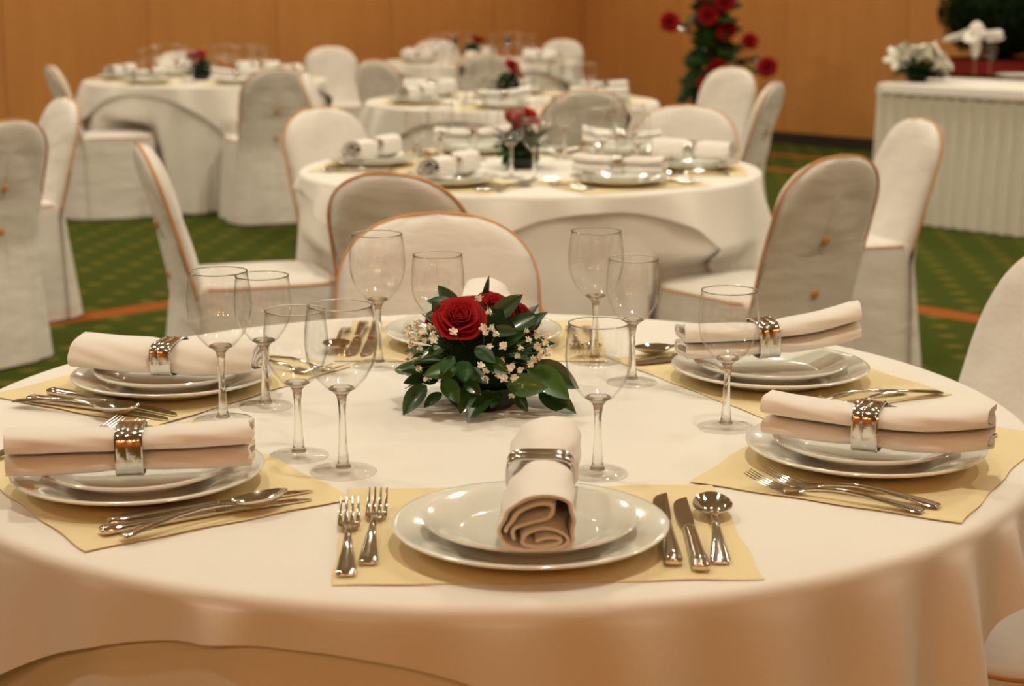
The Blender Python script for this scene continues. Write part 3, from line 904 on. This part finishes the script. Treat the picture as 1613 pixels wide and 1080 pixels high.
def rose(parent, loc, size, tilt, seed, rings=((0, .06, .58, 3), (0, .14, .62, 4), (0, .25, .64, 5), (1, .36, .66, 5), (1, .50, .64, 5), (2, .60, .58, 6))):
    r = rnd(seed)
    e = ob('rose', MB().lathe([(0, -.35), (.10, -.30), (.20, -.10), (.19, .1), (.10, .30), (.03, .38), (0, .39)], 14).mesh('rose_heart', M_rose, 180), parent, loc, (Matrix.Rotation(tilt[0], 3, 'X') @ Matrix.Rotation(tilt[1], 3, 'Y') @ Matrix.Rotation(r.uniform(0, 6), 3, 'Z')).to_euler(), (size,) * 3)
    for kind, rad, h, n in rings:
        a0 = r.uniform(0, 6)
        for k in range(n):
            a = a0 + 2 * pi * k / n + r.uniform(-.12, .12)
            o = ob('petal', PETALS[kind], e)
            o.scale = (h * (1.0 + rad * .8), h * 1.05, h * .98)
            o.rotation_euler = Euler((rad * .62, 0, a + pi / 2))        # the petal curls towards its -Y, outwards
            o.location = (cos(a) * rad * .62, sin(a) * rad * .62, -.10 - rad * .26)
    return e
def blossom_mesh():
    mb = MB(); r = rnd(9)
    for k in range(9):
        a = 2 * pi * k / 9; up = .25 if k % 2 else .7
        M = Matrix.Rotation(a, 4, 'Z') @ Matrix.Rotation(-up, 4, 'Y')
        pts = []
        rows = []
        for i in range(4):
            t = i / 3
            rows.append([M @ Vector((.95 * t + .05, s * (.30 * sin(pi * (.2 + .6 * t))), .12 * sin(pi * t) + .05 * abs(s))) for s in (-1, 0, 1)])
        mb.grid(rows)
    mb.lathe([(0, -.45), (.28, -.3), (.42, 0), (.34, .3), (0, .42)], 8)
    return mb.mesh('blossom', M_gyp, 60)
ME_bloss = blossom_mesh()
ME_blossc = MB().lathe([(0, .35), (.2, .42), (.12, .55), (0, .58)], 8).mesh('blossom_centre', M_gypc, 180)
def fern_mesh():
    mb = MB(); n = 22
    mb.tube([(0, t / 10, -.25 * (t / 10) ** 2) for t in range(11)], [.012] * 10 + [.003], 5)
    for i in range(n):
        t = .08 + .9 * i / n; L = .30 * sin(pi * (.12 + .82 * t)) ; z = -.25 * t * t
        for s in (-1, 1):
            a = Vector((0, t, z)); b = Vector((s * L, t + .22 * L + .05, z + .03)); w = .018
            mb.add([a + Vector((0, -w, 0)), a + Vector((0, w, 0)), (a + b) / 2 + Vector((0, w * 1.2, .012)), b, (a + b) / 2 + Vector((0, -w * 1.2, .012))], [(0, 1, 2, 3, 4)])
    return mb.mesh('fern_frond', M_fern, 0)
ME_fern = fern_mesh()
def aim(o, base, tip, roll=0.0, size=None, face=None):
    """lay a +Y pointing mesh of unit length from base to tip, face up"""
    b = Vector(base); t = Vector(tip); d = t - b; L = d.length; d.normalize()
    up = Vector(face) if face else Vector((0, 0, 1))
    if not face and abs(d.z) > .95: up = Vector((0, -1, 0))
    x = d.cross(up).normalized(); z = x.cross(d)
    R = Matrix((x, d, z)).transposed() @ Matrix.Rotation(roll, 3, 'Y')
    o.rotation_euler = R.to_euler(); o.location = b; o.scale = (size or L,) * 3
ME_vase = MB().lathe([(0, 0), (.042, 0), (.048, .005), (.060, .026), (.062, .034), (.057, .034), (.048, .024), (0, .022)], 32).mesh('vase', M_pot, 50)
ME_foam = MB().lathe([(0, .02), (.050, .025), (.060, .05), (.060, .085), (.050, .115), (.03, .14), (0, .145)], 20).mesh('foliage_core', M_shrub, 180)

def bouquet(loc, label, seed, detail=1.0, group=None, rz=0.0, hero=False):
    r = rnd(seed)
    t = thing('flower_arrangement', label, 'flowers', loc, rz, group)
    ob('bowl', ME_vase, t); ob('foliage_core', ME_foam, t)
    sc = 1 / 1130 / 4         # crop pixels of the enlarged photo -> metres
    def C(x, y, depth): return Vector(((x - 800) * sc, depth, max(.004, (900 - y) * sc / .955 - depth * .30)))
    if hero:
        hl = [ (640, 330, .01, 515, 130, .02, 0, .3), (620, 290, -.02, 450, 235, -.02, 4, .6), (785, 330, .03, 815, 62, .03, 3, 1.3), (860, 370, -.01, 1048, 203, -.01, 0, -.6),
               (960, 440, -.02, 1160, 318, .0, 0, -.3), (850, 450, -.04, 1035, 455, -.05, 2, .2), (880, 520, -.03, 1040, 470, -.06, 4, .2), (1120, 650, -.02, 1425, 795, -.03, 0, -.2),
               (1090, 690, -.05, 1365, 850, -.07, 1, -.2), (1160, 820, -.04, 1392, 962, -.07, 0, .2), (960, 790, -.07, 1195, 810, -.09, 1, .6), (850, 830, -.07, 715, 1005, -.11, 0, .1),
               (900, 830, -.06, 860, 940, -.10, 2, .0), (740, 790, -.07, 660, 965, -.10, 4, .0), (560, 760, -.07, 648, 895, -.10, 1, .2), (690, 770, -.08, 790, 850, -.10, 4, .2),
               (440, 790, -.05, 285, 965, -.07, 4, .1), (540, 840, -.06, 430, 930, -.08, 0, .3), (440, 740, -.03, 300, 770, -.05, 0, .1), (400, 720, -.02, 270, 690, -.01, 2, .0), (360, 690, .0, 208, 645, .02, 1, .2),
               (640, 700, -.07, 445, 720, -.09, 1, .2), (700, 690, -.07, 830, 790, -.10, 2, .3), (1000, 820, -.06, 1085, 965, -.09, 2, .4), (1000, 540, -.03, 1155, 560, -.02, 4, .2),
               (520, 420, -.02, 470, 300, .0, 4, .1), (560, 560, -.06, 420, 620, -.08, 0, .3), (760, 560, -.07, 880, 660, -.10, 0, .4), (620, 620, -.08, 540, 730, -.10, 4, .2), (820, 640, -.08, 960, 720, -.10, 4, .2)]
        for bx, by, bd, tx, ty, td, k, roll in hl:
            o = ob('leaf', LEAVES[k], t); aim(o, C(bx, by, bd), C(tx, ty, td), roll * .5, None, (r.uniform(-.3, .3), -.85, .6))
    if hero:
        for k in range(34):
            x = r.uniform(430, 1130); y = r.uniform(330, 760); dp = r.uniform(-.035, .03); a = r.uniform(0, 2 * pi)
            aim(ob('leaf', LEAVES[r.choice((0, 2, 4, 4))], t), C(x, y, dp), C(x + 120 * cos(a) + (x - 790) * .12, y + 95 * sin(a), dp - .01), r.uniform(-.3, .3), None, (r.uniform(-.5, .5), -.85, .6))
    nl = int((46 if hero else 30) * detail)
    for k in range(nl):
        a = 2 * pi * k / nl * 2.618 + r.uniform(-.3, .3); el = r.uniform(-.2, 1.0)
        if hero and sin(a) < -.2: a = -a
        b = Vector((cos(a) * .045, sin(a) * .045, .045 + .05 * max(0, el)))
        L = r.uniform(.05, .085)
        tip = b + Vector((cos(a) * cos(el), sin(a) * cos(el), sin(el) - .15)) * L
        tip.z = max(tip.z, .006)
        aim(ob('leaf', LEAVES[r.choice((0, 0, 1, 2, 4))], t), b, tip, r.uniform(-.5, .5), None, (cos(a) * .7, sin(a) * .7, .9))
    if hero:
        rs = [((655, 385), -.038, .040, (.72, .05), 3), ((880, 300), .02, .036, (.55, .45), 4), ((1050, 345), .03, .030, (.4, .9), 6), ((470, 335), .035, .015, (.3, -.7), 7), ((720, 270), .035, .030, (.2, 0), 8)]
        for (x, y), dp, sz, tl, sd in rs: rose(t, C(x, y, dp), sz, tl, sd)
        bl = [(1085, 455), (1150, 470), (1085, 520), (1155, 555), (1190, 540), (1215, 590), (1170, 620), (1115, 640), (1035, 570), (1015, 620), (935, 560), (850, 570), (815, 485), (865, 445), (880, 490), (800, 440), (835, 345), (785, 270), (620, 480), (545, 430), (500, 425),
              (375, 445), (330, 470), (410, 455), (450, 430), (385, 510), (440, 525), (490, 520), (495, 485), (340, 550), (415, 570), (350, 615), (390, 695), (440, 760), (470, 740), (790, 690), (835, 715), (890, 715), (905, 745), (965, 705), (995, 685), (1045, 705), (935, 760), (1005, 760), (815, 770), (930, 650), (995, 865), (1068, 820), (1110, 675), (370, 410), (330, 430), (1200, 500), (1140, 500), (1170, 590), (400, 400), (350, 500), (430, 470)]
        mb = MB()
        for i, (x, y) in enumerate(bl):
            p = C(x, y, -.092 + .03 * abs(x - 800) / 400 + r.uniform(-.01, .01) + (.03 if y < 460 else 0))
            o = ob('blossom', ME_bloss, t, p, (r.uniform(.6, 1.2), r.uniform(-.4, .4), r.uniform(0, 6)), (r.uniform(.0062, .0078),) * 3)
            b = Vector((p.x * .25, p.y * .25 + .01, .06)); mb.tube([b, (b + p) / 2 + Vector((0, 0, .006)), p], .0006, 4)
        tag(ob('stems', mb.mesh('stems', M_stem, 0), t), None, None, None, 'stuff')
        for b, tp, ro in [((600, 560, -.03), (300, 560, -.02), 0), ((560, 600, -.04), (270, 620, -.04), .3), ((560, 540, -.02), (400, 420, .0), .2), ((620, 640, -.08), (560, 690, -.12), .0), ((950, 560, -.03), (1180, 420, .0), -.2), ((950, 600, -.05), (1120, 610, -.05), .2), ((680, 640, -.06), (690, 740, -.11), 0), ((940, 420, .0), (1150, 290, .02), 0)]:
            aim(ob('fern_frond', ME_fern, t), C(*b), C(*tp), ro)
    else:
        for i in range(3): rose(t, (r.uniform(-.05, .05), -.03 + r.uniform(-.03, .03), .155 + r.uniform(-.02, .03)), .044, (r.uniform(.4, .9), r.uniform(-.5, .5)), seed * 7 + i, ((0, .08, .58, 3), (0, .22, .6, 4), (1, .4, .66, 5), (2, .58, .6, 6)))
        for i in range(int(22 * detail)):
            a = r.uniform(0, 6.28); q = r.uniform(.05, .11)
            ob('blossom', ME_bloss, t, (cos(a) * q, sin(a) * q, .06 + r.uniform(0, .09)), (r.uniform(0, 1), 0, a), (.0062,) * 3)
    return t
q = P(760, 655, TZ)
bouquet((q.x, q.y + .065, Z), 'low bouquet of deep red roses, small cream blossoms and leaves on the first table', 5, 1.0, hero=True)
bouquet((.03, 5.52, Z), 'low bouquet with a bright red rose on ' + W2, 21, .9, rz=.4)
bouquet((-.02, 8.75, Z), 'low bouquet half lost among glasses on ' + W3, 22, .8, rz=1.0)
bouquet((-.30, 13.1, Z), 'small dark bouquet on ' + W4, 23, .6, rz=2.0)
bouquet((-1.94, 10.6, Z), 'small dark green bouquet on ' + W5, 24, .7, rz=.2)

# ------------------------------------------------------------------ settings of the other tables
def far_table(c, which, angles, seed, cutl, glasses=2, r0=.53, phs=None):
    r = rnd(seed)
    for i, deg in enumerate(angles):
        a = radians(deg); p = (c[0] + r0 * cos(a), c[1] + r0 * sin(a)); inw = deg + 180
        ph = phs[i] if phs else 'on ' + which
        grp = ph if phs else which
        setting('x', p, inw, ph, None, None, i, None if phs else which)
        n = r.choice((NAP_A2, NAP_B, NAP_B2))
        napkin(n, (p[0], p[1], NZ), radians(inw + r.choice((-60, -30, 40, 75, 5))), 'white napkin banded in silver ' + ph, 'silver ring around a napkin ' + ph, None if phs else which + ' napkins', None if phs else which + ' napkin rings')
        d = Vector((-cos(a), -sin(a), 0)); rt = Vector((d.y, -d.x, 0))
        for k, (x, y, big) in enumerate([(.085, .238, 1), (.188, .188, 0)][:glasses]):
            g = Vector((p[0], p[1], 0)) + rt * (x + r.uniform(-.008, .008)) + d * (y + r.uniform(-.008, .008))
            wine_glass(big, (g.x, g.y, Z + .0006), ('taller' if big else 'shorter') + ' clear wine glass ' + ph, None if phs else which + (' tall glasses' if big else ' short glasses'))
        if cutl:
            jit = [r.uniform(-.03, .03), r.uniform(-.03, .03)]
            for x, kind, io in ((-.168, 'fork', 'inner'), (-.197, 'fork', 'outer'), (.165, 'knife', 'inner'), (.190, 'knife', 'outer'), (.2235, 'spoon', 'single')):
                g = Vector((p[0], p[1], 0)) + rt * x
                cutlery(kind, (g.x, g.y, Z + .0018), radians(inw) + jit[x > 0], '%s polished %s %s' % (io, kind, ph))
far_table(C2, W2, (-118, -60, -3, 52, 112, 172), 3, True, phs=['on the second table before the back-to-back chair', 'on the second table by the two-button chair', 'on the second table beside the side-on white chair',
    'on the second table before the outward-facing chair', 'on the second table nearest the third table', 'on the second table by the gold-piped chair edge'])
far_table(C3, W3, (-95, -35, 25, 85, 145, 205), 6, False)
far_table(C4, W4, (-90, -30, 30, 90, 150, 210), 8, False)
far_table(C5, W5, (-120, -60, 0, 60, 120, 180), 9, False)

# ------------------------------------------------------------------ serving table with pleated skirt
SO = Vector((2.10, 9.72, 0)); SH = .785
def sv(u, v, z=0.): return SO + U * u + V * v + Vector((0, 0, z))
SL, SD = 2.4, .75
t = thing('serving_table', 'long rectangular serving table hidden under the pleated ivory skirt', 'table', SO, RA)
ob('tabletop', MB().box((SL / 2, SD / 2, SH - .02), (SL - .03, SD - .03, .028)).mesh('tabletop', M_wood, 0), t)
lg = MB().box((0, 0, (SH - .035) / 2), (.05, .05, SH - .035)).mesh('leg', M_wood, 0)
for x in (.1, SL - .1):
    for y in (.1, SD - .1): ob('leg', lg, t, (x, y, 0))
def skirt_mesh():
    per = []; r = rnd(4)
    step = .012
    def side(a, b):
        n = int((Vector(b) - Vector(a)).length / step)
        return [Vector(a).lerp(Vector(b), i / n) for i in range(n)]
    cs = [(0, 0), (SL, 0), (SL, SD), (0, SD)]
    pts = []
    for i in range(4):
        a, b = Vector(cs[i]), Vector(cs[(i + 1) % 4]); nrm = Vector(((b - a).y, -(b - a).x)).normalized()
        for p in side(a, b): pts.append((p, nrm))
    rows = []
    ph = [r.uniform(-.6, .6) for _ in range(400)]
    for zi in range(8):
        q = zi / 7; z = SH - .012 - (SH - .020) * q
        row = []
        for k, (p, nrm) in enumerate(pts):
            s = k * step / .085
            j = int(s)
            w = (.5 + .5 * sin(2 * pi * s + ph[j % 400] * .5 + ph[(j // 3) % 400] * q))
            off = .006 + .035 * w ** 1.5 * (.45 + .55 * q) + .03 * q
            row.append((p.x + nrm.x * off, p.y + nrm.y * off, z))
        rows.append(row)
    return MB().grid(rows, True).mesh('table_skirt', M_skirt, 180)
tag(ob('table_skirt', skirt_mesh(), None, SO, (0, 0, RA)), 'ivory pleated skirt hanging round the long serving table', 'table skirt')
tc_ = MB()
def rr(hx, hy, z): return [(SL / 2 + hx * math.copysign(abs(cos(a)) ** .12, cos(a)), SD / 2 + hy * math.copysign(abs(sin(a)) ** .12, sin(a)), z) for a in [2 * pi * k / 96 for k in range(96)]]
tc_.grid([rr(.05, .02, SH + .001), rr(SL / 2 + .0, SD / 2 + .0, SH + .001), rr(SL / 2 + .026, SD / 2 + .026, SH - .004), rr(SL / 2 + .034, SD / 2 + .034, SH - .03), rr(SL / 2 + .036, SD / 2 + .036, SH - .055)], True)
tc_.f.append(tuple(range(96))[::-1])
tag(ob('top_cloth', tc_.mesh('top_cloth', M_cloth, 60), None, SO, (0, 0, RA)), 'white cloth strip covering the top of the serving table', 'tablecloth')
SZ = SH + .002
# lilies
def lily_bunch(loc):
    t = thing('lily_arrangement', 'white lilies with green leaves at the corner of the serving table', 'flowers', loc)
    ob('bowl', ME_vase, t); ob('foliage_core', ME_foam, t)
    r = rnd(12)
    for i, (x, y, z, tx, ty) in enumerate([(-.08, -.06, .10, .9, -.5), (.05, -.09, .10, 1.1, .4), (.02, -.05, .15, .6, .0), (-.10, .02, .08, .3, -1.1), (.11, .0, .09, .4, 1.0), (-.02, .06, .15, -.3, .2), (.09, -.07, .05, 1.2, .8)]):
        f = ob('lily', MB().tube([(0, 0, -.6), (0, 0, 0), (0, 0, .3)], [.05, .12, .05], 8).mesh('lily_throat', M_lily, 180), t, (x, y, z + (.04 if z < .12 else .0)), (tx * .8, ty * .8, r.uniform(0, 6)), (.075,) * 3)
        for k in range(6):
            a = 2 * pi * k / 6
            ob('petal', LPETAL, f, (cos(a) * .08, sin(a) * .08, 0), (.55, 0, a + pi / 2), (1.1, 1.0, 1.05))
    for k in range(44):
        a = 2 * pi * k / 22 + r.uniform(-.2, .2); b = Vector((cos(a) * .04, sin(a) * .04, .05)); el = r.uniform(-.25, .9)
        tip = b + Vector((cos(a) * cos(el), sin(a) * cos(el), sin(el))) * r.uniform(.10, .15); tip.z = max(.03, tip.z)
        aim(ob('leaf', LEAVES[r.choice((0, 1, 1, 2))], t), b, tip, 0)
lq = sv(.12, .20); lily_bunch((lq.x, lq.y, SZ))
# napkin fanned in a goblet
def fan_goblet(loc):
    g = wine_glass(1, loc, 'wine glass on the serving table holding the fanned white napkin')
    mb = MB(); n = 17
    rows = []
    prof = [(.114, .008, 0), (.125, .016, 0), (.14, .025, 0), (.17, .033, 0), (.200, .0335, 0), (.216, .0335, .0), (.226, .045, .0), (.245, .07, .05), (.262, .105, .35), (.256, .13, .5), (.236, .14, .55)]
    for z, rad, spread in prof:
        row = []
        for k in range(48):
            a = 2 * pi * k / 48
            lobes = 1 + spread * cos(5 * a)
            pl = 1 + .10 * sin(24 * a)
            row.append((rad * lobes * pl * cos(a), rad * lobes * pl * sin(a) * .8, z + spread * .05 * cos(4 * a)))
        rows.append(row)
    mb.grid(rows, True)
    mb.lathe([(.0, .118), (.015, .15), (.025, .22), (.035, .24), (.05, .285), (.028, .32), (.0, .335)], 16)
    m = mb.mesh('fanned_napkin', M_napkin, 60)
    tag(ob('napkin', m, None, loc, (0, 0, .5)), 'white napkin fanned like a blossom out of a glass on the serving table', 'napkin')
fq = P(1534, 122, SZ); fan_goblet((fq.x, fq.y, SZ))
fq2 = P(1558, 121, SZ); wine_glass(0, (fq2.x, fq2.y, SZ), 'clear wine glass beside the fanned napkin on the serving table')
pq = P(1606, 123, SZ); tag(ob('dinner_plate', ME_charger, None, (pq.x, pq.y, SZ)), 'white plate lying on the serving table past the fanned napkin', 'plate')

# potted shrub behind the serving table
def shrub(loc):
    t = thing('potted_shrub', 'rounded dark green shrub in a wide dark red pot behind the serving table', 'plant', loc)
    ob('pot', MB().lathe([(0, 0), (.30, 0), (.34, .02), (.43, .70), (.46, .72), (.46, .81), (.42, .81), (.40, .72), (0, .70)], 40).mesh('pot', M_redpot, 50), t)
    ob('soil', MB().lathe([(0, .76), (.2, .755), (.405, .74), (.405, .70), (0, .70)], 32).mesh('soil', M_soil, 60), t)
    ob('trunk', MB().tube([(0, 0, .7), (.01, 0, .85), (0, .01, 1.0)], [.05, .045, .04], 10).mesh('trunk', M_pstem, 180), t)
    r = rnd(77); mb = MB()
    for k in range(5200):
        z = r.uniform(-1, 1); a = r.uniform(0, 2 * pi); s = sqrt(1 - z * z)
        d = Vector((s * cos(a), s * sin(a), z)); q = r.uniform(.80, 1.05)
        p = Vector((d.x * .42, d.y * .42, d.z * .33)) * q + Vector((0, 0, 1.14))
        n = (d + Vector((r.uniform(-.9, .9), r.uniform(-.9, .9), r.uniform(-.9, .9)))).normalized()
        x = n.cross(Vector((0, 0, 1)) if abs(n.z) < .9 else Vector((1, 0, 0))).normalized(); y = n.cross(x); L = r.uniform(.018, .03)
        mb.add([p - x * L * .35, p - y * L, p + x * L * .35, p + y * L], [(0, 1, 2, 3)])
    cm = [(0, -.31), (.15, -.29), (.30, -.22), (.38, -.08), (.39, .05), (.32, .2), (.16, .29), (0, .31)]
    mb.lathe([(r_ * .95, z_ + 1.14) for r_, z_ in cm], 28)
    f = ob('foliage', mb.mesh('foliage', M_shrub, 0), t); f['kind'] = 'stuff'
shrub((3.48, 12.2, 0))

# tall climbing red rose plant by the wall
def rose_tree(loc):
    t = thing('climbing_rose_plant', 'tall column of dark leaves and red roses standing against the honey wood wall', 'plant', loc)
    r = rnd(31)
    ob('pot', MB().lathe([(0, 0), (.13, 0), (.15, .02), (.19, .36), (.205, .37), (.205, .42), (.18, .42), (.17, .36), (0, .34)], 28).mesh('pot', M_pot, 50), t)
    ob('soil', MB().lathe([(0, .375), (.172, .365), (.172, .34), (0, .34)], 24).mesh('soil', M_soil, 60), t)
    def spine(z): return Vector((-.06 + .10 * sin(z * 2.1 - 1.0), .02 * sin(z * 5), z))
    for k in range(3):
        a = 2.1 * k
        ob('stem', MB().tube([spine(.36 + 1.3 * i / 14) + Vector((.03 * cos(a + i * .5), .03 * sin(a + i * .5), 0)) for i in range(15)], [.012 - .0005 * i for i in range(15)], 6).mesh('stem', M_pstem, 180), t)
    arms = [(.98, (-.36, -.08, 1.04)), (.62, (.39, -.08, .70)), (.80, (.26, -.08, .89)), (1.2, (.2, .0, 1.36)), (.66, (-.24, .0, .60)), (.60, (.34, -.02, .78))]
    pts = []
    for z, d in arms:
        b = spine(z); e = Vector(d)
        ob('branch', MB().tube([b, b.lerp(e, .5) + Vector((0, 0, .03)), e], [.008, .006, .004], 6).mesh('branch', M_pstem, 180), t)
        pts.append((b, e))
    n = 0
    for k in range(260):
        z = r.uniform(.45, 1.62); b = spine(z) + Vector((r.uniform(-.05, .05), r.uniform(-.05, .05), 0))
        a = r.uniform(0, 2 * pi); el = r.uniform(-.6, .9); L = r.uniform(.09, .17)
        aim(ob('leaf', LEAVES[r.choice((0, 0, 2, 4))], t), b + Vector((cos(a), sin(a), 0)) * r.uniform(0, .06), b + Vector((cos(a) * cos(el), sin(a) * cos(el), sin(el))) * L + Vector((cos(a), sin(a), 0)) * .05, r.uniform(-.6, .6), None, (r.uniform(-.6, .6), -.9, r.uniform(0, .8)))
    for b, e in pts:
        for k in range(14):
            q = b.lerp(e, r.uniform(.3, 1.0)); a = r.uniform(0, 2 * pi); L = r.uniform(.06, .11)
            aim(ob('leaf', LEAVES[r.choice((0, 1, 2))], t), q, q + Vector((cos(a), sin(a), r.uniform(-.6, .6))) * L, r.uniform(-.5, .5), None, (r.uniform(-.6, .6), -.9, r.uniform(0, .8)))
    fr = ((0, .08, .58, 3), (0, .22, .6, 4), (1, .4, .66, 5), (2, .58, .6, 6))
    for i, (u, v) in enumerate([(1047, 33), (1105, 22), (1135, 45), (1170, 62), (1122, 105), (1106, 130), (1198, 102), (1130, 2), (1095, -15), (1150, -25)]):
        dd = loc[1] - .12
        k = (u - 806.5) / FPX; z = CAMH - (v - YH) / FPX * dd
        p = Vector((k * dd * 1.015, dd, z)) - Vector(loc)
        rose(t, p, .085 if i != 3 else .07, (1.2, r.uniform(-.5, .5)), 90 + i, fr)
rose_tree((1.53, 13.1, 0))
